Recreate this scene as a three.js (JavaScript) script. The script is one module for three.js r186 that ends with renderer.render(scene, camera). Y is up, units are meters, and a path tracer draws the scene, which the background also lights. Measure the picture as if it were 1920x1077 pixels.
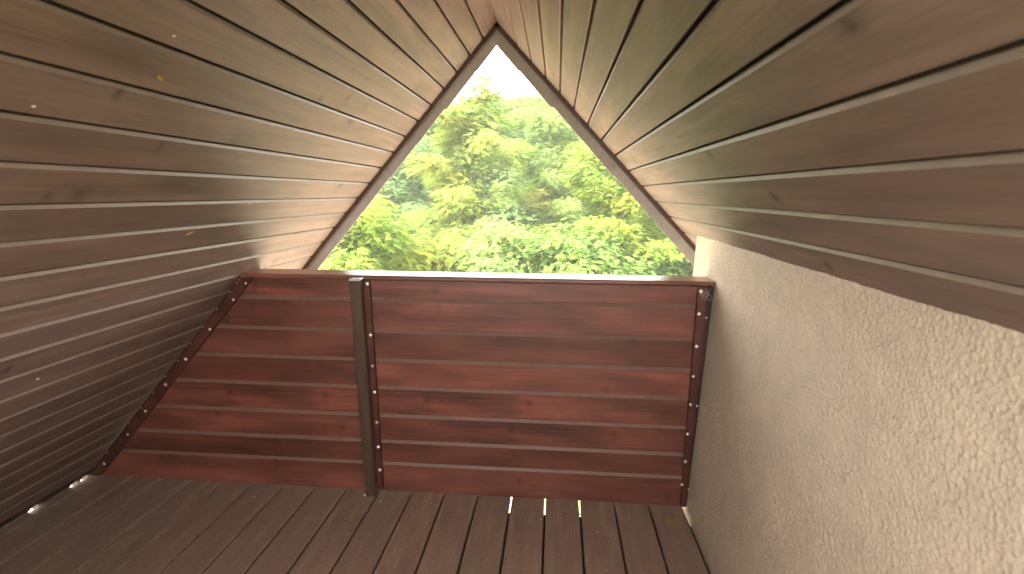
import * as THREE from 'three';
import { mergeGeometries } from 'three/addons/utils/BufferGeometryUtils.js';
import { ImprovedNoise } from 'three/addons/math/ImprovedNoise.js';

// ---------------------------------------------------------------- camera, sky, sun, exposure
const scene = new THREE.Scene();
const camera = new THREE.PerspectiveCamera(57.24, 1920 / 1077, 0.05, 1200);
camera.position.set(0.1712, 1.2817, 2.0503);
camera.rotation.set(-0.1761, 0.0839, 0.0054, 'YXZ');
camera.focus = 2.4; camera.userData.fStop = 4.5;
scene.add(camera);

const renderer = new THREE.WebGLRenderer({ antialias: true });
renderer.toneMapping = THREE.LinearToneMapping;
renderer.toneMappingExposure = 9.2;
renderer.shadowMap.enabled = true;
renderer.shadowMap.type = THREE.PCFSoftShadowMap;

const perlin = new ImprovedNoise();
const nz = (x, y, z = 0.37) => perlin.noise(x, y, z);
{ // thin white summer overcast: the same all round, a little brighter overhead
  const W = 256, H = 128, d = new Float32Array(W * H * 4);
  for (let j = 0; j < H; j++) for (let i = 0; i < W; i++) {
    const el = ((j + 0.5) / H - 0.5) * Math.PI, az = (i / W) * Math.PI * 2;
    const up = Math.max(0, Math.sin(el)), cx = Math.cos(az) * Math.cos(el), cz = Math.sin(az) * Math.cos(el);
    const c = 1 + 0.10 * nz(cx * 2.2 + 7, up * 4, cz * 2.2) + 0.06 * nz(cx * 5, up * 9 + 3, cz * 5);
    const k = (j * W + i) * 4, b = 1.15 * c;
    d[k] = b * (1.04 - 0.06 * up); d[k + 1] = b * (0.985 - 0.02 * up); d[k + 2] = b * (0.91 + 0.05 * up); d[k + 3] = 1;
  }
  const t = new THREE.DataTexture(d, W, H, THREE.RGBAFormat, THREE.FloatType);
  t.mapping = THREE.EquirectangularReflectionMapping; t.magFilter = THREE.LinearFilter; t.minFilter = THREE.LinearFilter; t.needsUpdate = true;
  scene.background = t; scene.environment = t;
}
const sun = new THREE.DirectionalLight(new THREE.Color(1.0, 0.91, 0.78), 4.8);
sun.position.set(-34, 62, 40); sun.target.position.set(0, 0, 0);
sun.castShadow = true; sun.shadow.radius = 9; sun.shadow.mapSize.set(4096, 4096);
Object.assign(sun.shadow.camera, { left: -70, right: 70, top: 70, bottom: -70, near: 1, far: 260 });
scene.add(sun, sun.target);
scene.fog = new THREE.FogExp2(0xf4f4ee, 0.00115); // thin haze added to give the trees a veil of glare

// ---------------------------------------------------------------- helpers
let seed = 20240611;
const rnd = () => { seed |= 0; seed = (seed + 0x6D2B79F5) | 0; let t = Math.imul(seed ^ (seed >>> 15), 1 | seed); t = (t + Math.imul(t ^ (t >>> 7), 61 | t)) ^ t; return ((t ^ (t >>> 14)) >>> 0) / 4294967296; };
const rr = (a, b) => a + (b - a) * rnd();
const V = (x, y, z) => new THREE.Vector3(x, y, z);
const taken = {};
function numbered(n) { const k = taken[n] = (taken[n] ?? -1) + 1; return k ? `${n}_${String(k).padStart(3, '0')}` : n; }
function tag(o, label, category, group, kind) {
  o.userData.label = label; o.userData.category = category;
  if (group) o.userData.group = group;
  if (kind) o.userData.kind = kind;
  return o;
}
function thing(name, pos, label, category, group, kind) {
  const g = new THREE.Group(); g.name = numbered(name); g.position.set(...pos); scene.add(g);
  return tag(g, label, category, group, kind);
}
function part(name, geo, mat, parent) {
  const m = new THREE.Mesh(geo, mat); m.name = name; m.castShadow = m.receiveShadow = true; parent.add(m); return m;
}
// a bar whose cross-section (points [a, b], anticlockwise seen from +length) runs along a length axis.
// at(a, b, t) gives the place of a cross-section point at station t (0 .. 1); uv(a, b, t) its texture place.
function bar(profile, stations, at, uv) {
  const pos = [], tex = [], n = profile.length;
  const put = (i, t) => { const [a, b] = profile[i]; pos.push(...at(a, b, t, i)); tex.push(...uv(a, b, t, i)); };
  for (let s = 0; s + 1 < stations.length; s++) for (let i = 0; i < n; i++) {
    const j = (i + 1) % n, t0 = stations[s], t1 = stations[s + 1];
    put(i, t0); put(j, t0); put(j, t1); put(i, t0); put(j, t1); put(i, t1);
  }
  for (const [t, f] of [[stations[0], 1], [stations[stations.length - 1], 0]]) for (let i = 1; i + 1 < n; i++) {
    const q = f ? [0, i + 1, i] : [0, i, i + 1];
    for (const k of q) put(k, t);
  }
  const g = new THREE.BufferGeometry();
  g.setAttribute('position', new THREE.Float32BufferAttribute(pos, 3));
  g.setAttribute('uv', new THREE.Float32BufferAttribute(tex, 2));
  g.computeVertexNormals();
  return g;
}
function box(x0, x1, y0, y1, z0, z1, ch = 0.002) { // chamfered box, uv in metres
  const w = x1 - x0, h = y1 - y0, c = Math.min(ch, w / 3, h / 3);
  const p = [[x0 + c, y0], [x1 - c, y0], [x1, y0 + c], [x1, y1 - c], [x1 - c, y1], [x0 + c, y1], [x0, y1 - c], [x0, y0 + c]];
  return bar(p, [0, 1], (a, b, t) => [a, b, z0 + (z1 - z0) * t], (a, b, t) => [(z0 + (z1 - z0) * t), a + b]);
}
function slab(poly, z0, z1) { // a flat outline in x, y with thickness in z
  return bar(poly, [0, 1], (a, b, t) => [a, b, z0 + (z1 - z0) * t], (a, b) => [b, a]);
}
// ---------------------------------------------------------------- textures (what surfaces are made of)
function tex(W, H, f, srgb, repeat = true) {
  const d = new Uint8Array(W * H * 4);
  for (let j = 0; j < H; j++) for (let i = 0; i < W; i++) {
    const c = f(i / W, j / H, i, j), k = (j * W + i) * 4;
    d[k] = 255 * Math.min(1, Math.max(0, c[0])); d[k + 1] = 255 * Math.min(1, Math.max(0, c[1])); d[k + 2] = 255 * Math.min(1, Math.max(0, c[2])); d[k + 3] = 255;
  }
  const t = new THREE.DataTexture(d, W, H); t.magFilter = THREE.LinearFilter; t.minFilter = THREE.LinearMipmapLinearFilter; t.generateMipmaps = true;
  t.wrapS = t.wrapT = repeat ? THREE.RepeatWrapping : THREE.ClampToEdgeWrapping;
  if (srgb) t.colorSpace = THREE.SRGBColorSpace;
  t.needsUpdate = true; return t;
}
// noise that repeats over u in 0 .. 1 (pu lattice cells) and v in 0 .. 1 (pv cells); lattice of ImprovedNoise wraps at 256
function tile(u, v, pu, pv, z) {
  const a = u * pu, b = v * pv, n = (x, y) => perlin.noise(x, y, z);
  const fu = u, fv = v;
  return (n(a, b) * (1 - fu) + n(a - pu, b) * fu) * (1 - fv) + (n(a, b - pv) * (1 - fu) + n(a - pu, b - pv) * fu) * fv;
}
// stained softwood: u runs along the board (one repeat = 3 m), v across eight boards
function woodMap(seedZ, knots, strength, rows = 8, patch = 0.18) {
  const ks = [];
  for (let r = 0; r < rows; r++) for (let k = 0; k < knots; k++) ks.push([rnd(), (r + rr(0.12, 0.88)) / rows, rr(0.002, 0.005), rr(0.05, 0.12) / rows, rr(0.2, 0.6), rr(-0.6, 0.6)]);
  return tex(1024, 512, (u, v) => {
    const row = Math.floor(v * rows), z = seedZ + row * 5.13;
    let grain = 0.55 * tile(u, v, 6, 90, z) + 0.45 * tile(u, v, 22, 190, z + 2) + 0.3 * tile(u, v, 90, 240, z + 4);
    const blot = tile(u, v, 7, 14, z + 9), blot2 = tile(u, v, 19, 30, z + 1.7);
    let s = 0.80 + strength * (0.17 * grain + patch * blot + 0.10 * blot2);
    let warm = 0.5 * blot2 + 0.4 * tile(u, v, 11, 22, z + 30);
    for (const [ku, kv, ru, rv, dk, sl] of ks) {
      let du = Math.abs(u - ku); du = Math.min(du, 1 - du);
      const dv = v - kv; if (Math.abs(dv) > rv * 3 || du > ru * 6) continue;
      const e = Math.hypot((du + sl * dv * 0.05) / ru, dv / rv) + 0.5 * nz(u * 160, v * 120, z);
      s -= dk * 0.5 * (1 / (1 + Math.exp((e - 0.9) * 3.5))) + 0.10 * dk * Math.exp(-Math.pow(e - 1.8, 2) * 2);
    }
    return [s * (1 + 0.06 * warm), s * (1 + 0.01 * warm), s * (1 - 0.05 * warm)];
  }, true);
}
const ceilMap = woodMap(1.3, 3, 0.9), panelMap = woodMap(61.7, 3, 1.2, 8, 0.26), deckMap = tex(512, 512, (u, v) => {
  const g = 0.5 * tile(u, v, 8, 64, 3.3) + 0.5 * tile(u, v, 40, 220, 5.1), b = tile(u, v, 9, 9, 8.8), f = tile(u, v, 120, 120, 2.2);
  const s = 0.80 + 0.06 * g + 0.10 * b + 0.16 * f, d = Math.max(0, b + 0.3 * f) * 0.12;
  return [s + d * 0.6, s + d * 0.5, s + d * 0.35];
}, true);
const deckBump = tex(64, 512, (u, v) => { const r = 0.5 + 0.5 * Math.sin(v * Math.PI * 2 * 24); const q = Math.min(1, r * 1.6) * 0.8 + 0.2 * tile(u, v, 12, 60, 1.1); return [q, q, q]; });
const woodBump = tex(512, 512, (u, v) => { const q = 0.5 + 0.35 * tile(u, v, 8, 120, 0.4) + 0.25 * tile(u, v, 40, 240, 4.4) + 0.2 * tile(u, v, 60, 60, 7.7); return [q, q, q]; });
const specks = tex(512, 512, (u, v) => { const q = 0.5 + 0.5 * tile(u, v, 90, 90, 1.9) + 0.4 * tile(u, v, 30, 30, 6.1) + 0.35 * tile(u, v, 6, 6, 2.8) + 0.25 * tile(u, v, 13, 13, 7.4); const s = 0.84 + 0.14 * (q - 0.5); return [s, s * (1 - 0.015 * (q - 0.5)), s * (1 - 0.04 * (q - 0.5))]; }, true);
const stuccoFine = tex(512, 512, (u, v) => { const q = 0.5 + 0.5 * tile(u, v, 120, 120, 1.9) + 0.4 * tile(u, v, 60, 60, 5.3); return [q, q, q]; });

// rough-cast plaster: close-set rounded grains about a centimetre across, uneven in size and height
const stuccoGrain = (() => {
  const N = 62, px = [], py = [], ph = [];
  for (let k = 0; k < N * N; k++) { px.push(rnd()); py.push(rnd()); ph.push(rr(0.35, 1)); }
  return tex(1024, 1024, (u, v) => {
    const wu = u + 0.003 * tile(u, v, 70, 70, 2.1), wv = v + 0.003 * tile(u, v, 70, 70, 6.1), a = wu * N, b = wv * N, i0 = Math.floor(a), j0 = Math.floor(b);
    let h = 0;
    for (let i = i0 - 1; i <= i0 + 1; i++) for (let j = j0 - 1; j <= j0 + 1; j++) {
      const k = ((i % N) + N) % N + (((j % N) + N) % N) * N, dx = a - i - px[k], dy = b - j - py[k], d2 = dx * dx + dy * dy;
      h = Math.max(h, ph[k] * (1 - d2 * 0.95));
    }
    const q = Math.max(0, h) * 0.82 + 0.10 * tile(u, v, 150, 150, 5.9) + 0.12 * tile(u, v, 30, 30, 8.2) + 0.05; return [q, q, q];
  });
})();

// ---------------------------------------------------------------- materials
const col = (r, g, b) => new THREE.Color().setRGB(r, g, b);
const P = (o) => new THREE.MeshPhysicalMaterial(o);
const S = (o) => new THREE.MeshStandardMaterial(o);
const tones = (n, base, map, bump, scale, extra, spread = 0.10) => Array.from({ length: n }, () => {
  const k = rr(1 - spread, 1 + spread), w = rr(-0.03, 0.03);
  return P({ color: col(base[0] * k * (1 + w), base[1] * k, base[2] * k * (1 - w)), map, bumpMap: bump, bumpScale: scale, ...extra });
});
const M = {
  ceiling: tones(5, [0.286, 0.198, 0.160], ceilMap, woodBump, 0.0006, { roughness: 0.54, specularIntensity: 0.8 }, 0.07),
  panel: tones(5, [0.255, 0.085, 0.058], panelMap, woodBump, 0.0006, { roughness: 0.45 }, 0.26),
  ledge: P({ color: col(0.27, 0.155, 0.118), map: specks, roughness: 0.5 }),  // dusty tone with varnish sheen put into the colour
  paleEdge: P({ color: col(0.315, 0.24, 0.19), map: specks, roughness: 0.45 }),  // strip along each plank chamfer, paler than the planks
  batten: P({ color: col(0.135, 0.040, 0.027), map: panelMap, bumpMap: woodBump, bumpScale: 0.0005, roughness: 0.45 }),
  battenDark: P({ color: col(0.055, 0.020, 0.015), map: panelMap, roughness: 0.55 }),
  cap: P({ color: col(0.26, 0.085, 0.055), map: panelMap, roughness: 0.42, clearcoat: 0.6, clearcoatRoughness: 0.3 }),
  post: P({ color: col(0.145, 0.092, 0.062), roughness: 0.42, metalness: 0.25, map: deckMap }),
  postEnd: S({ color: col(0.62, 0.63, 0.68), roughness: 0.35, metalness: 0.6 }),
  zinc: S({ color: col(0.90, 0.90, 0.90), roughness: 0.4, metalness: 0.15 }),
  zincDull: S({ color: col(0.52, 0.48, 0.44), roughness: 0.5, metalness: 0.3 }),
  brass: S({ color: col(0.55, 0.38, 0.12), roughness: 0.45, metalness: 0.6 }),
  deck: tones(4, [0.455, 0.310, 0.238], deckMap, deckBump, 0.0007, { roughness: 0.62 }, 0.08),
  felt: S({ color: col(0.025, 0.023, 0.022), roughness: 0.95 }),
  barge: P({ color: col(0.115, 0.068, 0.050), map: ceilMap, roughness: 0.5 }),
  slate: [0, 1, 2].map((k) => S({ color: col(0.60 + 0.03 * k, 0.57 + 0.028 * k, 0.55 + 0.027 * k), map: specks, bumpMap: stuccoFine, bumpScale: 0.0006, roughness: 0.85 })),
  stucco: S({ color: col(0.765, 0.648, 0.492), map: specks, bumpMap: stuccoGrain, bumpScale: 0.0036, roughness: 0.9 }),
  house: S({ color: col(0.62, 0.56, 0.47), map: specks, roughness: 0.9 }),
  flake: S({ color: col(0.38, 0.22, 0.07), roughness: 0.8, side: THREE.DoubleSide }),
  flakePale: S({ color: col(0.62, 0.55, 0.46), roughness: 0.8, side: THREE.DoubleSide }),
  web: S({ color: col(0.42, 0.38, 0.30), roughness: 0.9 }),
  bark: [S({ color: col(0.16, 0.125, 0.085), map: deckMap, bumpMap: woodBump, bumpScale: 0.012, roughness: 0.95 }), S({ color: col(0.24, 0.215, 0.17), map: deckMap, bumpMap: woodBump, bumpScale: 0.01, roughness: 0.95 })],
  paving: [0, 1, 2].map((k) => S({ color: col(0.52 + 0.03 * k, 0.42 + 0.027 * k, 0.31 + 0.02 * k), map: specks, roughness: 0.9 })),
  grass: S({ color: col(0.135, 0.150, 0.060), map: specks, roughness: 0.95 }),
};

// ---------------------------------------------------------------- measures (metres; parapet face at z = 0, deck at y = 0)
const AL = 0.857, XL = -1.9437, AR = 0.8164, XR = 1.8274, RX = -0.135, RY = 2.088;
const FAR = -0.626, NEAR = 2.40, W0 = 0.7332, WK = 0.05099, CAP = 0.9532;  // NEAR: unseen open rear end, placed for the light from behind
const wallX = (y) => W0 + WK * y, slopeX = (y) => XL + y / Math.tan(AL);

// ---------------------------------------------------------------- terrain
const GY = -3.3;
const hill = (x, z) => { const d = Math.min(46, Math.max(0, -z - 15)); return GY + 0.115 * d + 0.0004 * d * d + 0.5 * nz(x * 0.05, z * 0.05, 4.2) * Math.min(1, d / 10) ; };
{
  const g = new THREE.PlaneGeometry(600, 460, 150, 115); g.rotateX(-Math.PI / 2); g.translate(0, 0, -150);
  const p = g.attributes.position, uv = g.attributes.uv;
  for (let i = 0; i < p.count; i++) { p.setY(i, hill(p.getX(i), p.getZ(i))); uv.setXY(i, p.getX(i) / 1.3, p.getZ(i) / 1.3); }
  g.computeVertexNormals();
  const m = new THREE.Mesh(g, M.grass); m.name = 'ground'; m.receiveShadow = m.castShadow = true; m.userData = { kind: 'structure', label: 'green lawn and hillside beyond the parapet', category: 'ground' }; scene.add(m);
}
// pale paved terrace below the balcony
{
  const t = thing('terrace', [0, GY, 0], 'pale stone paving below the balcony front', 'paving', null, 'structure');
  for (let i = -10; i < 9; i++) for (let j = 0; j < 11; j++) { const x = i * 0.8, z = -0.2 - j * 0.8; if (i === 0 && (j === 5 || j === 6)) continue; // a planting bed left open
    part('paving_slab', box(x + 0.004, x + 0.796, 0.02, 0.07 + rr(0, 0.004), z - 0.796, z - 0.004, 0.006), M.paving[Math.floor(rnd() * 3)], t); }
}
// ---------------------------------------------------------------- roof slopes, lined with planks
const wob = (t, k) => 0.0011 * nz(t * 2.3, k * 3.7, 1.5);
function roof(opt) {
  const { name, at, turn, sg, s0, pitch, kTop, kLow, ridge, label, hang, low } = opt;
  const t = thing(name, at, label, 'roof'); t.rotation.z = turn;
  // local x runs up the slope, sg * y runs into the room
  const stations = [0, 0.12, 0.26, 0.42, 0.6, 0.8, 1];
  const Zs = (q) => FAR + (NEAR - FAR) * q;
  for (let k = kTop; k <= kLow; k++) {
    const a = s0 - (k + 1) * pitch, b = k === kTop ? ridge : s0 - k * pitch, w = b - a - 0.0078, dz = rr(-0.004, 0.003), lift = rr(-0.0012, 0.0012);
    const prof = [[0, -0.018], [w, -0.018], [w, -0.0066], [w - 0.0066, 0], [0.002, 0], [0, -0.002]];
    if (sg < 0) prof.reverse();
    const u0 = rnd(), row = Math.floor(rnd() * 8);
    const g = bar(prof.map((q) => q), stations,
      (s, i, q) => [a + s + wob(Zs(q), k * 2 + (s > w / 2 ? 1 : 0) + (sg > 0 ? 60 : 0)), sg * (i + lift), Zs(q) + (q === 0 ? dz : 0)],
      (s, i, q) => [u0 + Zs(q) / 3, (row + 0.04 + 0.92 * Math.min(1, Math.max(0, s / 0.1))) / 8]);
    const pl = part('plank', g, M.ceiling[Math.floor(rnd() * M.ceiling.length)], t);
    const ch = [[w - 0.0063, -0.0003], [w - 0.0003, -0.0063], [w + 0.0003, -0.0058], [w - 0.0061, 0.0003]]; if (sg < 0) ch.reverse();
    part('chamfer', bar(ch.reverse(), stations, (s, i, q) => [a + s + wob(Zs(q), k * 2 + 1 + (sg > 0 ? 60 : 0)), sg * (i + lift), Zs(q) + (q === 0 ? dz + 0.001 : 0)], (s, i, q) => [u0 + Zs(q) / 3 + 0.3, (row + 0.5) / 8]), M.paleEdge, pl);
  }
  const len = ridge;
  // boarding and roof covering above the planks
  part('sheathing', box(low, len + 0.03, sg > 0 ? -0.055 : 0.021, sg > 0 ? -0.021 : 0.055, FAR + 0.002, NEAR - 0.01), M.felt, t);
  // barge board at the front end, and the fibre-cement verge tiles nailed to its outer face
  part('barge_board', box(low + 0.02, len + 0.02, sg > 0 ? -0.10 : -0.018, sg > 0 ? 0.018 : 0.10, FAR - 0.030, FAR - 0.006, 0.003), M.barge, t);
  const step = 0.232; let i = 0;
  for (let s = len - 0.02; s > low + 0.1; s -= step, i++) {
    const h = hang + rr(-0.004, 0.003), skew = rr(0.004, 0.010), s1 = s + (i ? 0.022 : 0.05), s2 = s - step;
    const poly = [[s2, -0.13], [s1, -0.13], [s1, h - skew * 0.4 - (i ? 0 : 0.02)], [s1 - (i ? 0.01 : 0.04), h - 0.001], [s2 + 0.014, h + skew * 0.4], [s2, h + skew * 0.2 - 0.004]].map(([x, y]) => [x, sg * y]);
    if (sg < 0) poly.reverse();
    const z = FAR - 0.034 - (i % 2) * 0.0065 - (sg > 0 ? 0 : 0.0135);
    part('verge_tile', slab(poly, z - 0.006, z), M.slate[Math.floor(rnd() * 3)], t);
  }
  return t;
}
const ridgeL = RY / Math.sin(AL), ridgeR = RY / Math.sin(AR);
const roofL = roof({ name: 'roof_slope', at: [XL, 0, 0], turn: AL, sg: -1, s0: 2.6715, pitch: 0.1009, kTop: -1, kLow: 25, ridge: ridgeL + 0.012, hang: 0.0545, low: 0.055, label: 'brown plank-lined roof slope running down to the deck floor' });
const roofR = roof({ name: 'roof_slope', at: [XR, 0, 0], turn: Math.PI - AR, sg: 1, s0: 2.7284, pitch: 0.1015, kTop: -1, kLow: 15, ridge: ridgeR + 0.012, hang: 0.066, low: 1.02, label: 'brown plank-lined roof slope above the cream stucco wall' });
// filler strips along the foot of the long slope, with gaps where daylight comes in
for (const [z0, z1] of [[FAR, 0.010], [0.050, 0.060], [0.100, 0.240], [0.285, 1.3], [1.31, NEAR - 0.02]])
  part('filler_strip', box(-0.03, 0.0475, -0.004, 0.03, z0, z1, 0.002), M.battenDark, roofL);
for (const [z0, z1] of [[0.0105, 0.0515], [0.0565, 0.1075], [0.2155, 0.2975]]) part('filler_strip', box(0.012, 0.0472, 0.000, 0.026, z0, z1, 0.001), M.battenDark, roofL);
// ---------------------------------------------------------------- deck
const deck = thing('floor', [0, 0, 0], 'brown grooved deck boards running to the parapet', 'floor', null, 'structure');
for (let k = -14; k < 5; k++) {
  const x0 = Math.max(-1.941, k * 0.145 + 0.0040), x1 = k === 4 ? 0.7165 : (k + 1) * 0.145 - 0.0040 + rr(-0.001, 0.001), u0 = rnd(), y = rr(-0.002, 0);
  const c = 0.004, h = -0.025, w = x1 - x0;
  const prof = [[x0, h], [x1, h], [x1, -c], [x1 - c, 0], [x0 + c, 0], [x0, -c]];
  const g = bar(prof, [0, 0.15, 0.35, 0.6, 1], (a, b, q) => { const z = -0.085 + (NEAR + 0.085) * q; return [a + 0.0012 * nz(z * 1.7, k * 2.1 + (a > x0 + w / 2 ? 0.5 : 0), 8.1), b + y, z]; }, (a, b, q) => [u0 + (NEAR * q) / 1.4, u0 + (a - x0) / 0.29]);
  part('deck_board', g, M.deck[Math.floor(rnd() * M.deck.length)], deck);
}
for (const [x0, x1, z0] of [[-1.90, -0.045, -0.08], [-0.045, 0.335, 0.062], [0.335, 0.690, -0.08], [0.690, 0.85, 0.085]])
  part('underlay', box(x0 + 0.001, x1 - 0.001, -0.075, -0.031, z0, NEAR), M.felt, deck);
// ---------------------------------------------------------------- stucco wall
{
  const path = []; // [x offset behind the face, z, normal x, normal z]
  const zf = -0.352, R = 0.018;
  for (let x = 0.16; x > R; x -= 0.012) path.push([x, zf, 0, -1]);
  for (let a = 0; a <= 6; a++) { const q = (a / 6) * Math.PI / 2; path.push([R - R * Math.sin(q), zf + R - R * Math.cos(q), -Math.sin(q), -Math.cos(q)]); }
  for (let z = zf + R + 0.005; z < 1.5; z += 0.0046) path.push([0, z, -1, 0]);
  for (let z = 1.5; z <= NEAR; z += 0.06) path.push([0, z, -1, 0]);
  path.push([0, NEAR, -1, 0], [0.16, NEAR, 0, 1]);
  const yTop = (z) => (XR - (W0 + 0.003)) * Math.tan(AR) / (1 + WK * Math.tan(AR)) + 0.008;
  const NY = 250, pos = [], uv = [], idx = [];
  const relief = (s, y) => 0.0008 * nz(s * 105, y * 105, 1.7) + 0.0008 * nz(s * 38, y * 41, 9.3) + 0.0045 * nz(s * 4.1, y * 4.3, 2.2);
  let sLen = 0;
  path.forEach(([dx, z, nx, nzv], i) => {
    if (i) sLen += Math.hypot(dx - path[i - 1][0], z - path[i - 1][1]);
    const top = yTop(z);
    for (let j = 0; j <= NY; j++) {
      const y = -0.28 + (top + 0.28) * (j / NY), h = relief(sLen, y) + Math.max(0, 1 - (top - y) / 0.035) * (0.0020 * nz(sLen * 17, 3.3, 1.1) + 0.0022 * nz(sLen * 75, 1.3, 4.1));
      pos.push(wallX(y) + dx + nx * h, y, z + nzv * h); uv.push(sLen / 0.5, y / 0.5);
      if (i && j) { const a = (i - 1) * (NY + 1) + j - 1, b = i * (NY + 1) + j - 1; idx.push(a, b + 1, b, a, a + 1, b + 1); }
    }
  });
  const g = new THREE.BufferGeometry(); g.setAttribute('position', new THREE.Float32BufferAttribute(pos, 3)); g.setAttribute('uv', new THREE.Float32BufferAttribute(uv, 2)); g.setIndex(idx); g.computeVertexNormals();
  const t = thing('stucco_wall', [0, 0, 0], 'rough cream stucco wall beside the parapet, under the roof', 'wall');
  part('stucco_face', g, M.stucco, t);
  part('wall_core', slab([[wallX(-0.28) + 0.02, -0.28], [wallX(-0.28) + 0.16, -0.28], [wallX(1) + 0.16, 0.90], [wallX(1.04) + 0.02, 1.05]], -0.335, NEAR - 0.02), M.house, t);
}
// open rear end and low parapet added behind the lens to shape the light
{
  const t = thing('added_rear_parapet', [0, 0, NEAR - 0.06], 'added brown board parapet behind the lens, shaping the light from the rear', 'parapet');
  for (let r = 0; r < 7; r++) { const a = 0.01 + r * 0.124, b = a + 0.121; part('board', slab([[slopeX(a) + 0.01, a], [wallX(a) - 0.012, a], [wallX(b) - 0.012, b], [slopeX(b) + 0.01, b]], 0, 0.024), M.panel[r % 5], t); }
}
// house body under the deck
{
  const t = thing('house_wall', [0, GY, 0], 'pale rendered house wall below the balcony deck', 'wall');
  part('render', box(-1.85, 0.9, 0, -GY - 0.10, 0.35, NEAR, 0.01), M.house, t);
}
// ---------------------------------------------------------------- parapet
const par = thing('parapet', [0, 0, 0], 'red-brown stained board parapet closing the balcony front', 'parapet');
const rows = [0.932, 0.856, 0.725, 0.601, 0.480, 0.3555, 0.2384, 0.136, 0.0015];
const splitX = (y) => -0.603 + (0.93 - y) * 0.022;
for (let r = 0; r < 8; r++) for (const bay of [0, 1]) {
  const y1 = rows[r], y0 = rows[r + 1] + (r < 7 ? 0.0025 : 0), first = r === 0;
  const xa = bay ? (y) => splitX(y) + 0.0015 : (y) => slopeX(y) + 0.006, xb = bay ? (y) => wallX(y) - 0.004 : (y) => splitX(y) - 0.0015;
  const B = first ? 0.001 : 0.0125, D = 0.0085, off = rr(-0.0012, 0.0004);
  const prof = [[y0, -0.024], [y0, -0.0015], [y0 + 0.0015, 0], [y1 - B, 0], [y1, -D], [y1, -0.024]];
  const u0 = rnd(), row = Math.floor(rnd() * 8);
  const g = bar(prof, [0, 0.2, 0.4, 0.6, 0.8, 1], (y, z, q) => { const x = xa(y) + (xb(y) - xa(y)) * q; return [x, y + 0.0012 * nz(x * 2.7, r * 3.3 + (y > y1 - 0.02 ? 0 : 0.3), 2.2), z + off]; }, (y, z, q) => { const x = xa(y) + (xb(y) - xa(y)) * q; return [u0 + x / 2.2, (row + 0.04 + 0.92 * (y - y0) / (y1 - y0)) / 8]; });
  const bd = part('board', g, M.panel[Math.floor(rnd() * M.panel.length)], par);
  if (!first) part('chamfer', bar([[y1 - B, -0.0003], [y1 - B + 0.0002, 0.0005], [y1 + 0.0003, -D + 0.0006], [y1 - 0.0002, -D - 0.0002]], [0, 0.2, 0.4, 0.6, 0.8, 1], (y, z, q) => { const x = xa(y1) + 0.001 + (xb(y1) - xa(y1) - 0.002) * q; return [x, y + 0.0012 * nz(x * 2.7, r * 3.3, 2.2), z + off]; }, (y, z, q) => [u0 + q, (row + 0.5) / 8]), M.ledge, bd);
}
// handrail cap
{
  const y0 = 0.9365, y1 = CAP, z0 = -0.125, z1 = 0.012, c = 0.0035;
  const prof = [[y0, z0 + c], [y0, z1 - c], [y0 + c, z1], [y1 - c, z1], [y1, z1 - c], [y1, z0 + c], [y1 - c, z0], [y0 + c, z0]];
  part('handrail_cap', bar(prof, [0, 0.25, 0.5, 0.75, 1], (y, z, q) => { const a = slopeX(y) + 0.004, b = wallX(y) - 0.002; return [a + (b - a) * q, y, z]; }, (y, z, q) => [q * 0.9, 0.3 + (y + z) * 0.6]), M.cap, par);
}
const screwGeo = new THREE.SphereGeometry(1, 12, 6, 0, Math.PI * 2, 0, Math.PI / 2).rotateX(Math.PI / 2).scale(0.0068, 0.0068, 0.0036);
const nailGeo = screwGeo.clone().scale(0.62, 0.62, 0.8);
const stud = (name, geo, mat, x, y, z, parent) => { const m = part(name, geo, mat, parent); m.position.set(x, y, z); m.rotation.set(rr(-0.15, 0.15), rr(-0.15, 0.15), rnd() * 6); m.scale.setScalar(rr(0.82, 1.12)); if (mat === M.zinc && rnd() < 0.3) m.material = M.zincDull; return m; };
const edgeBar = (y0, y1, xa, xb, z0, z1, mat) => part('batten', slab([[xa(y0), y0], [xb(y0), y0], [xb(y1), y1], [xa(y1), y1]], z0, z1), mat, par);
// beside the post
const bm = edgeBar(0.022, 0.934, (y) => -0.600 + (0.93 - y) * 0.024, (y) => -0.577 + (0.93 - y) * 0.024, 0.0005, 0.018, M.batten);
for (const [x, y] of [[-0.585, 0.920], [-0.581, 0.707], [-0.578, 0.574], [-0.574, 0.461], [-0.570, 0.326], [-0.568, 0.215], [-0.565, 0.109]]) stud('screw', screwGeo, M.zinc, x, y, 0.018, bm);
// along the stucco wall
const br = edgeBar(0.012, 0.932, (y) => 0.704 + 0.012 * y, (y) => 0.7245 + 0.029 * y, 0.0005, 0.020, M.batten);
for (const [x, y] of [[0.726, 0.916], [0.724, 0.829], [0.723, 0.699], [0.718, 0.577], [0.715, 0.459], [0.711, 0.334], [0.710, 0.214], [0.703, 0.112]]) stud('screw', screwGeo, M.zinc, x, y, 0.020, br);
const br2 = edgeBar(0.012, 0.932, (y) => 0.7255 + 0.029 * y, (y) => wallX(y) - 0.0045, 0.0005, 0.010, M.battenDark);
for (const [x, y] of [[0.757, 0.812], [0.7455, 0.45], [0.7345, 0.088]]) stud('screw', nailGeo, M.zinc, x - 0.002, y, 0.010, br2);
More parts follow.
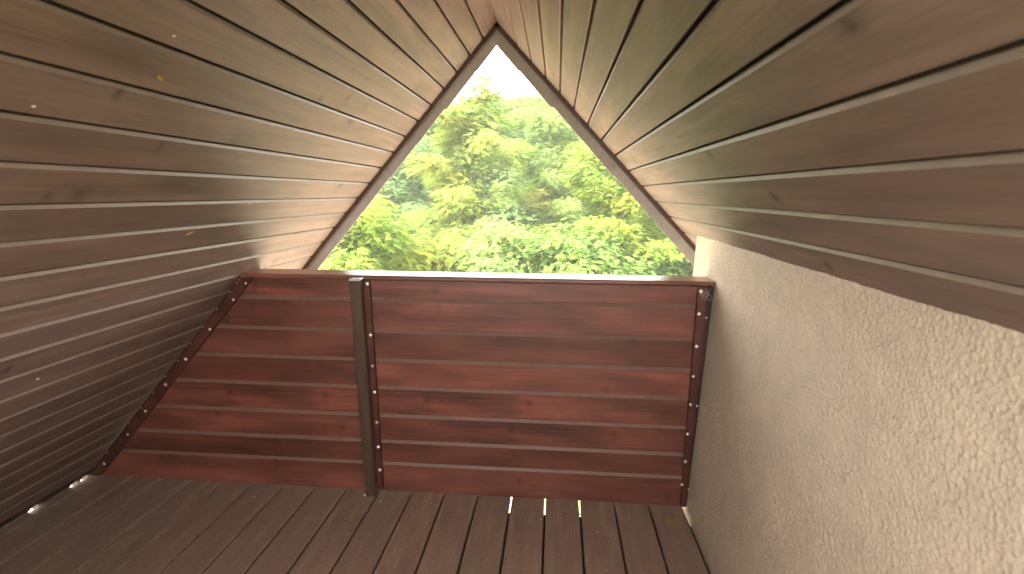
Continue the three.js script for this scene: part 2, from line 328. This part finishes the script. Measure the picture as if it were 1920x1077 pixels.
// along the roof slope
const bl = edgeBar(0.012, 0.932, (y) => slopeX(y) + 0.020, (y) => slopeX(y) + 0.066, 0.0005, 0.020, M.batten);
for (const [x, y] of [[-1.098, 0.912], [-1.158, 0.842], [-1.273, 0.712], [-1.395, 0.578], [-1.500, 0.460], [-1.609, 0.334], [-1.707, 0.220], [-1.839, 0.073]]) stud('screw', screwGeo, M.zinc, Math.max(x, slopeX(y) + 0.03), y, 0.020, bl);
const bl2 = edgeBar(0.012, 0.932, (y) => slopeX(y) + 0.004, (y) => slopeX(y) + 0.0195, 0.0005, 0.009, M.battenDark);
for (const y of [0.925, 0.912, 0.872, 0.798, 0.720, 0.645, 0.567, 0.492, 0.416, 0.342, 0.267, 0.121]) stud('nail', nailGeo, M.brass, slopeX(y) + 0.012, y, 0.009, bl2);
// post: a square steel tube standing on the deck against the boards, leaning a little
{
  const t = thing('post', [-0.598, 0, 0.034], 'dark brown square metal post standing against the boards', 'post');
  t.rotation.z = 0.027;
  const p = []; const w = 0.0225, d = 0.019, c = 0.003;
  p.push([-w + c, -d], [w - c, -d], [w, -d + c], [w, d - c], [w - c, d], [-w + c, d], [-w, d - c], [-w, -d + c]);
  const g = bar(p, [0, 0.5, 1], (a, b, q) => [a, 0.004 + 0.933 * q, -b], (a, b, q) => [q * 0.7, (a + b) * 4]);
  part('tube', g, M.post, t);
  part('end_plate', box(-0.0235, 0.0235, 0.9372, 0.9455, -0.020, 0.020, 0.0015), M.postEnd, t);
  const s = stud('foot_screw', screwGeo, M.zinc, -0.024, 0.010, 0.021, t); s.scale.setScalar(0.95);
}
// ---------------------------------------------------------------- trees
// a spray: one leaf stalk with leaflets, each a folded pair of faces
function spray(n, len, lw, droop) {
  const pos = [], idx = [];
  const leaf = (o, d, side, l, w) => {
    const b = pos.length / 3, up = V(0, 1, 0);
    const s = new THREE.Vector3().crossVectors(d, up).normalize();
    const tip = o.clone().addScaledVector(d, l).addScaledVector(up, -l * droop), mid = o.clone().addScaledVector(d, l * 0.45);
    const a = mid.clone().addScaledVector(s, w / 2).addScaledVector(up, w * 0.18), c = mid.clone().addScaledVector(s, -w / 2).addScaledVector(up, w * 0.18);
    for (const q of [o, a, tip, c]) pos.push(q.x, q.y, q.z);
    idx.push(b, b + 1, b + 2, b, b + 2, b + 3);
  };
  for (let k = 0; k < n; k++) {
    const u = (Math.floor(k / 2) + 1) / (n / 2 + 0.5), side = k % 2 ? 1 : -1, o = V(0, -droop * len * u * u * 0.5, -len * u);
    const d = k === n - 1 ? V(0.05, 0, -1) : V(side * 0.9, 0.1, -0.45 - 0.3 * u);
    leaf(o, d.normalize(), side, lw * 2.3 * (1 - 0.25 * u), lw);
  }
  const g = new THREE.BufferGeometry(); g.setAttribute('position', new THREE.Float32BufferAttribute(pos, 3)); g.setIndex(idx); g.computeVertexNormals(); return g;
}
const pinnate = spray(9, 0.26, 0.036, 0.3), broad = spray(9, 0.18, 0.034, 0.35), coarse = spray(7, 0.32, 0.075, 0.35);
const leafMat = P({ color: col(1, 1, 1), roughness: 0.85, transmission: 0.42, thickness: 0, side: THREE.DoubleSide, specularIntensity: 0.4 });
const stem = (pts, r0, r1, seg = 6) => {
  const curve = new THREE.CatmullRomCurve3(pts), n = Math.max(4, pts.length * 3), g = new THREE.TubeGeometry(curve, n, 1, seg, false), p = g.attributes.position, c = V(0, 0, 0);
  for (let i = 0; i <= n; i++) { curve.getPointAt(i / n, c); const r = r0 + (r1 - r0) * Math.pow(i / n, 0.8); for (let j = 0; j <= seg; j++) { const k = i * (seg + 1) + j; p.setXYZ(k, c.x + (p.getX(k) - c.x) * r, c.y + (p.getY(k) - c.y) * r, c.z + (p.getZ(k) - c.z) * r); } }
  g.computeVertexNormals(); return g;
};
const tmp = new THREE.Object3D(), tc = new THREE.Color();
function tree(o) {
  const { x, z, top, rad, base, leaf, n, hues, label, group, bark = 0, name = 'tree', limbs = 13, flat = 0.72, lump = 0.68, size = 1, detail = true, lean = 0 } = o;
  const gy = hill(x, z) - 0.1, H = top - gy;
  const t = thing(name, [x, gy, z], label, 'tree', group);
  const cb = base - gy; // height of the lowest foliage
  const tp = []; const b1 = rr(-0.5, 0.5), b2 = rr(-0.4, 0.4);
  for (let k = 0; k <= 5; k++) { const q = k / 5; tp.push(V(b1 * Math.sin(q * 5.1) * 0.5 + rr(-0.06, 0.06) + lean * q * q, H * 0.94 * q, b2 * Math.sin(q * 2.3))); }
  const trunkR = 0.011 * H + 0.02;
  const trunkCurve = new THREE.CatmullRomCurve3(tp), wood = [stem(tp, trunkR, 0.02, 7)];
  const spots = [];
  for (let k = 0; k < limbs; k++) {
    const q = Math.min(0.97, (Math.max(0.1, cb / H) + (1 - Math.max(0.1, cb / H)) * Math.pow((k + 0.5) / limbs, 0.9)) * 0.97);
    const a = trunkCurve.getPointAt(Math.min(1, q)), az = k * 2.4 + rr(-0.4, 0.4), v = (q * H - cb) / (H - cb);
    const reach = rad * Math.sqrt(Math.max(0.06, 1 - Math.pow(v * 1.55 - 0.62, 2))) * rr(0.75, 1.15), rise = rr(0.15, 0.5) * reach + v * 0.5;
    const dir = V(Math.cos(az), 0, Math.sin(az)), pts = [a];
    for (let s = 1; s <= 3; s++) pts.push(a.clone().addScaledVector(dir, reach * s / 3).add(V(rr(-0.2, 0.2), rise * Math.pow(s / 3, 0.8) - 0.12 * (s === 3 ? reach * 0.4 : 0), rr(-0.2, 0.2))));
    const lr = trunkR * (1 - q) * 0.5 + 0.016;
    const lg = stem(pts, lr, 0.008, 5);
    if (detail) part('limb', lg, M.bark[bark], t); else wood.push(lg);
    const lc = new THREE.CatmullRomCurve3(pts);
    for (let s = 0; s < 6; s++) {
      const u = 0.12 + 0.176 * s, p = lc.getPointAt(Math.min(1, u));
      p.add(V(rr(-0.5, 0.5) * lump, rr(-0.25, 0.45) * lump, rr(-0.5, 0.5) * lump)); spots.push([p, rr(0.65, 1.2) * lump]);
    }
  }
  for (let k = 0; k < 3; k++) spots.push([V(tp[5].x + rr(-0.4, 0.4), tp[5].y + rr(-0.5, 0.25), tp[5].z + rr(-0.4, 0.4)), lump * rr(0.6, 0.9)]);
  part('trunk', wood.length > 1 ? mergeGeometries(wood) : wood[0], M.bark[bark], t);
  const crown = new THREE.InstancedMesh(leaf, leafMat, n); crown.name = 'crown'; crown.castShadow = crown.receiveShadow = true; crown.userData.kind = 'stuff';
  const shade = spots.map(() => [hues[Math.floor(rnd() * hues.length)], rr(0.85, 1.18)]);
  for (let k = 0; k < n; k++) {
    const si = Math.floor(rnd() * spots.length), [c, r] = spots[si];
    // points fill a flattened lump, denser towards its upper skin
    const d = V(rr(-1, 1), rr(-1, 1), rr(-1, 1)); if (d.lengthSq() > 1) d.normalize().multiplyScalar(rnd());
    const e = Math.pow(d.length(), 0.55) / Math.max(1e-3, d.length()); d.multiplyScalar(e * r); d.y *= flat;
    tmp.position.copy(c).add(d);
    const out = Math.atan2(-(d.x + 0.35 * c.x), -(d.z + 0.35 * c.z)) + rr(-0.9, 0.9);
    tmp.rotation.set(rr(-0.55, 0.35), out, rr(-0.45, 0.45), 'YXZ'); tmp.scale.setScalar(size * rr(0.7, 1.25)); tmp.updateMatrix(); crown.setMatrixAt(k, tmp.matrix);
    const [h, m] = shade[si], j = m * rr(0.8, 1.2); const hh = rnd() < 0.12 ? hues[Math.floor(rnd() * hues.length)] : h;
    tc.setRGB(hh[0] * j * rr(0.92, 1.08), hh[1] * j, hh[2] * j); crown.setColorAt(k, tc);
  }
  t.add(crown);
  return t;
}
const LIME = [[0.165, 0.245, 0.020], [0.135, 0.225, 0.022], [0.190, 0.240, 0.018]], GOLD = [[0.185, 0.230, 0.030], [0.160, 0.230, 0.032], [0.215, 0.215, 0.026], [0.145, 0.225, 0.036]],
  MID = [[0.120, 0.210, 0.032], [0.140, 0.230, 0.030], [0.100, 0.190, 0.034]], BLUE = [[0.088, 0.170, 0.052], [0.105, 0.185, 0.055], [0.120, 0.200, 0.055]], PALE = [[0.160, 0.245, 0.055], [0.135, 0.220, 0.055], [0.175, 0.255, 0.050]];
const onRay = (px, d) => 0.1712 + (-0.0841 + (px - 960) / 986.7) * d; // world x of a picture column at a distance in front of the lens
const T = (px, d, o) => tree({ x: onRay(px, d), z: 2.05 - d, ...o });
T(862, 20, { top: 4.75, lean: 0.25, rad: 2.2, lump: 0.6, base: -2.2, leaf: pinnate, n: 10500, hues: GOLD, limbs: 16, label: 'slender tree with yellow-tinged feathery leaves and a pale bare trunk' });
T(1018, 24, { top: 5.1, rad: 1.8, lump: 0.6, base: -2.4, leaf: pinnate, n: 8500, hues: PALE, bark: 1, limbs: 14, label: 'thin pale green tree with a straight light trunk in mid view' });
T(1165, 18, { top: 3.2, rad: 2.1, base: -3.0, leaf: broad, n: 12500, hues: LIME, limbs: 15, label: 'bright lime green tree spreading near the stucco wall side' });
T(668, 15, { top: 0.75, rad: 1.7, base: -3.1, leaf: broad, n: 9000, hues: LIME, limbs: 13, label: 'low bright green bushy tree just above the cap near the long slope' });
T(748, 27, { top: 3.6, rad: 2.3, base: -3.0, leaf: pinnate, n: 8000, hues: BLUE, limbs: 14, label: 'cool darker green tree behind the low bright bushy one' });
T(1262, 21, { top: 0.6, rad: 1.8, base: -3.2, leaf: broad, n: 10000, hues: MID, limbs: 13, label: 'dense mid green tree low down beside the wall end' });
T(1082, 29, { top: 6.5, rad: 2.5, base: -2.0, leaf: pinnate, n: 8000, hues: LIME, limbs: 14, label: 'tall yellow-green tree rising behind the lime one to the skyline' });
T(955, 17, { top: -0.2, rad: 1.7, base: -3.2, leaf: broad, n: 8500, hues: PALE, limbs: 12, label: 'low pale green tree just above the cap between two trunks' });
T(1075, 16, { top: -0.3, rad: 1.4, base: -3.2, leaf: broad, n: 7500, hues: MID, limbs: 11, label: 'low leafy mid green tree below the lime crown' });
T(820, 16, { top: -0.5, rad: 1.3, base: -3.2, leaf: pinnate, n: 4500, hues: GOLD, limbs: 11, label: 'low yellowish tree at the foot of the slender pale trunk' });
T(903, 21, { top: 6.1, rad: 0.8, base: 4.0, leaf: pinnate, n: 1000, hues: MID, limbs: 8, lump: 0.33, label: 'sparse thin sapling top with loose sprigs against the white sky' });
// the wood climbing the hill behind
const back = [[690, 34, 4.5], [800, 33, 5.7], [905, 32, 6.1], [960, 36, 7.1], [1010, 40, 8.1], [1110, 36, 6.9], [1180, 33, 5.5], [1250, 31, 4.0], [640, 30, 2.8], [860, 42, 7.2], [935, 46, 8.4], [1060, 48, 9.2], [760, 44, 7.2], [1145, 46, 8.0], [1220, 42, 6.5], [1310, 36, 5.0], [560, 34, 4.0]];
const backHues = [MID, PALE, BLUE, LIME, MID, GOLD, PALE];
back.forEach(([px, d, top], i) => T(px, d, { top, rad: 2.7 + 0.02 * d, base: hill(onRay(px, d), 2.05 - d) + 1.0, leaf: coarse, n: 6000, hues: backHues[i % 7], limbs: 13, lump: 1.05, detail: false, size: 1.05, label: `${['mid green', 'pale green', 'cool dark green', 'bright lime green', 'leafy green', 'yellow-tinged', 'hazy pale green'][i % 7]} tree ${d > 39 ? 'near the skyline of' : d > 33 ? 'half way up' : 'at the lower edge of'} the hill wood${i === 8 ? ' beside the long roof slope' : i === 11 ? ' under the gable peak' : ''}`, group: 'trees of the hill wood' }));
{ // leafy undergrowth under the trees, a mass nobody could count
  const n = 26000, m = new THREE.InstancedMesh(coarse, leafMat, n); m.name = 'undergrowth'; m.castShadow = m.receiveShadow = true;
  for (let k = 0; k < n; k++) {
    const d = rr(14, 52), px = rr(480, 1420), x = onRay(px, d), z = 2.05 - d, y = hill(x, z);
    tmp.position.set(x, y + Math.pow(rnd(), 1.4) * (1.6 + 1.2 * nz(x * 0.6, z * 0.6, 3)), z); tmp.rotation.set(rr(-0.6, 0.5), rr(0, 6.3), rr(-0.5, 0.5), 'YXZ'); tmp.scale.setScalar(rr(0.7, 1.4)); tmp.updateMatrix(); m.setMatrixAt(k, tmp.matrix);
    const h = MID[k % 3], j = rr(0.75, 1.2); tc.setRGB(h[0] * j, h[1] * j, h[2] * j); m.setColorAt(k, tc);
  }
  tag(m, 'leafy green undergrowth covering the hillside under the trees', 'undergrowth', null, 'stuff'); scene.add(m);
}
// ---------------------------------------------------------------- small things on the deck and the planks
function flakeGeo(r, k) {
  const p = []; for (let i = 0; i < k; i++) { const a = (i / k) * 6.283, q = r * rr(0.55, 1.1); p.push([Math.cos(a) * q * 1.4, Math.sin(a) * q]); }
  return slab(p, 0, 0.0012).rotateX(-Math.PI / 2);
}
const floorAt = (x, z) => [x, 0.0006, z];
const crumbs = [[-0.55, 0.245, 0.0085, 1], [-1.09, 0.10, 0.0045, 0], [-0.87, 0.19, 0.004, 0], [-0.58, 0.15, 0.0045, 0], [-0.60, 0.30, 0.004, 0], [-0.545, 0.08, 0.005, 0], [-0.33, 0.075, 0.0035, 0], [0.13, 0.14, 0.004, 0], [-1.25, 0.19, 0.005, 1], [0.32, 0.12, 0.007, 1], [0.105, 0.105, 0.006, 1], [0.29, 0.095, 0.0055, 1], [-1.72, 0.10, 0.006, 1], [-0.47, 0.05, 0.006, 1], [0.35, 0.20, 0.004, 0]];
for (const [x, z, r, w] of crumbs) {
  const m = new THREE.Mesh(flakeGeo(r, 6), w ? M.flake : M.flakePale); m.name = numbered(w ? 'leaf_fragment' : 'paint_flake'); m.position.set(...floorAt(x, z)); m.rotation.y = rnd() * 6; m.castShadow = m.receiveShadow = true;
  tag(m, w ? 'tiny curled ochre leaf fragment lying on the deck boards' : 'tiny pale paint flake lying on the deck boards', w ? 'leaf' : 'flake', w ? 'ochre leaf fragments on the deck' : 'pale flakes on the deck'); scene.add(m);
}
{ // crumbled ochre litter by the wall end of the parapet
  const gs = [];
  for (const [cx, cz, sx, sz, n] of [[0.655, 0.115, 0.034, 0.030, 60], [0.64, 0.235, 0.014, 0.014, 12], [0.585, 0.355, 0.018, 0.012, 14], [0.66, 0.085, 0.02, 0.01, 14]]) for (let k = 0; k < n; k++) {
    const a = rnd() * 6.283, q = Math.pow(rnd(), 0.6); gs.push(flakeGeo(rr(0.0015, 0.0042), 5).rotateY(rnd() * 6).rotateX(rr(-0.2, 0.2)).translate(cx + Math.cos(a) * q * sx, 0.0012 + 0.001 * rnd(), cz + Math.sin(a) * q * sz));
  }
  const m = new THREE.Mesh(mergeGeometries(gs), M.flake); m.name = 'leaf_litter'; m.castShadow = m.receiveShadow = true; tag(m, 'crumbled ochre leaf litter on the deck by the wall corner', 'litter', null, 'stuff'); scene.add(m);
}
{ // fine pale dust flecks on the boards
  const gs = [];
  for (let k = 0; k < 260; k++) { const x = rr(-1.85, 0.68), z = rr(0.01, 0.9), q = Math.abs(((x / 0.145) % 1 + 1) % 1 - 0.5); if (q > 0.45) continue; gs.push(flakeGeo(rr(0.0007, 0.0019), 5).rotateY(rnd() * 6).translate(x, 0.0003, z)); }
  const m = new THREE.Mesh(mergeGeometries(gs), M.flakePale); m.name = 'dust'; m.castShadow = m.receiveShadow = true; tag(m, 'fine pale dust flecks scattered over the deck boards', 'dust', null, 'stuff'); scene.add(m);
}
// pale specks stuck to the planks of the long slope: [distance up the slope, z, size, pale?]
for (const [x, y, z, r, w] of [[-0.576, 1.579, 1.021, 0.0030, 1], [-0.712, 1.422, 1.196, 0.0030, 1], [-0.637, 1.508, 0.989, 0.005, 0], [-0.942, 1.157, 0.535, 0.006, 0], [-1.289, 0.756, 0.745, 0.0045, 1], [-0.867, 1.243, 0.328, 0.003, 1]]) {
  const s = (x - XL) * Math.cos(AL) + y * Math.sin(AL), g = new THREE.SphereGeometry(r, 8, 6).scale(1, 0.35, w ? 1.5 : 2.6);
  const m = part(w ? 'cocoon' : 'paint_chip', g, w ? M.flakePale : M.flake, roofL); m.position.set(s, -0.0008, z); m.rotation.y = rr(-0.6, 0.6);
}
{ // a wisp of cobweb under the cap at the stucco wall
  const gs = [];
  for (let k = 0; k < 16; k++) {
    const a = V(0.752 + rr(-0.03, 0.012), 0.925 + rr(-0.03, 0.004), 0.012 + rr(0, 0.012)), b = V(0.765 + rr(-0.05, 0.008), 0.905 + rr(-0.03, 0.02), 0.018 + rr(0, 0.015));
    gs.push(new THREE.TubeGeometry(new THREE.CatmullRomCurve3([a, a.clone().lerp(b, 0.5).add(V(rr(-0.006, 0.006), rr(-0.008, 0), 0.003)), b]), 5, 0.0006, 4, false));
  }
  const m = new THREE.Mesh(mergeGeometries(gs), M.web); m.name = 'cobweb'; m.castShadow = m.receiveShadow = true; tag(m, 'wisp of dusty cobweb under the cap at the stucco wall', 'cobweb'); scene.add(m);
}
scene.traverse((o) => { if (o.isMesh) { o.castShadow = true; o.receiveShadow = true; } });
renderer.render(scene, camera);
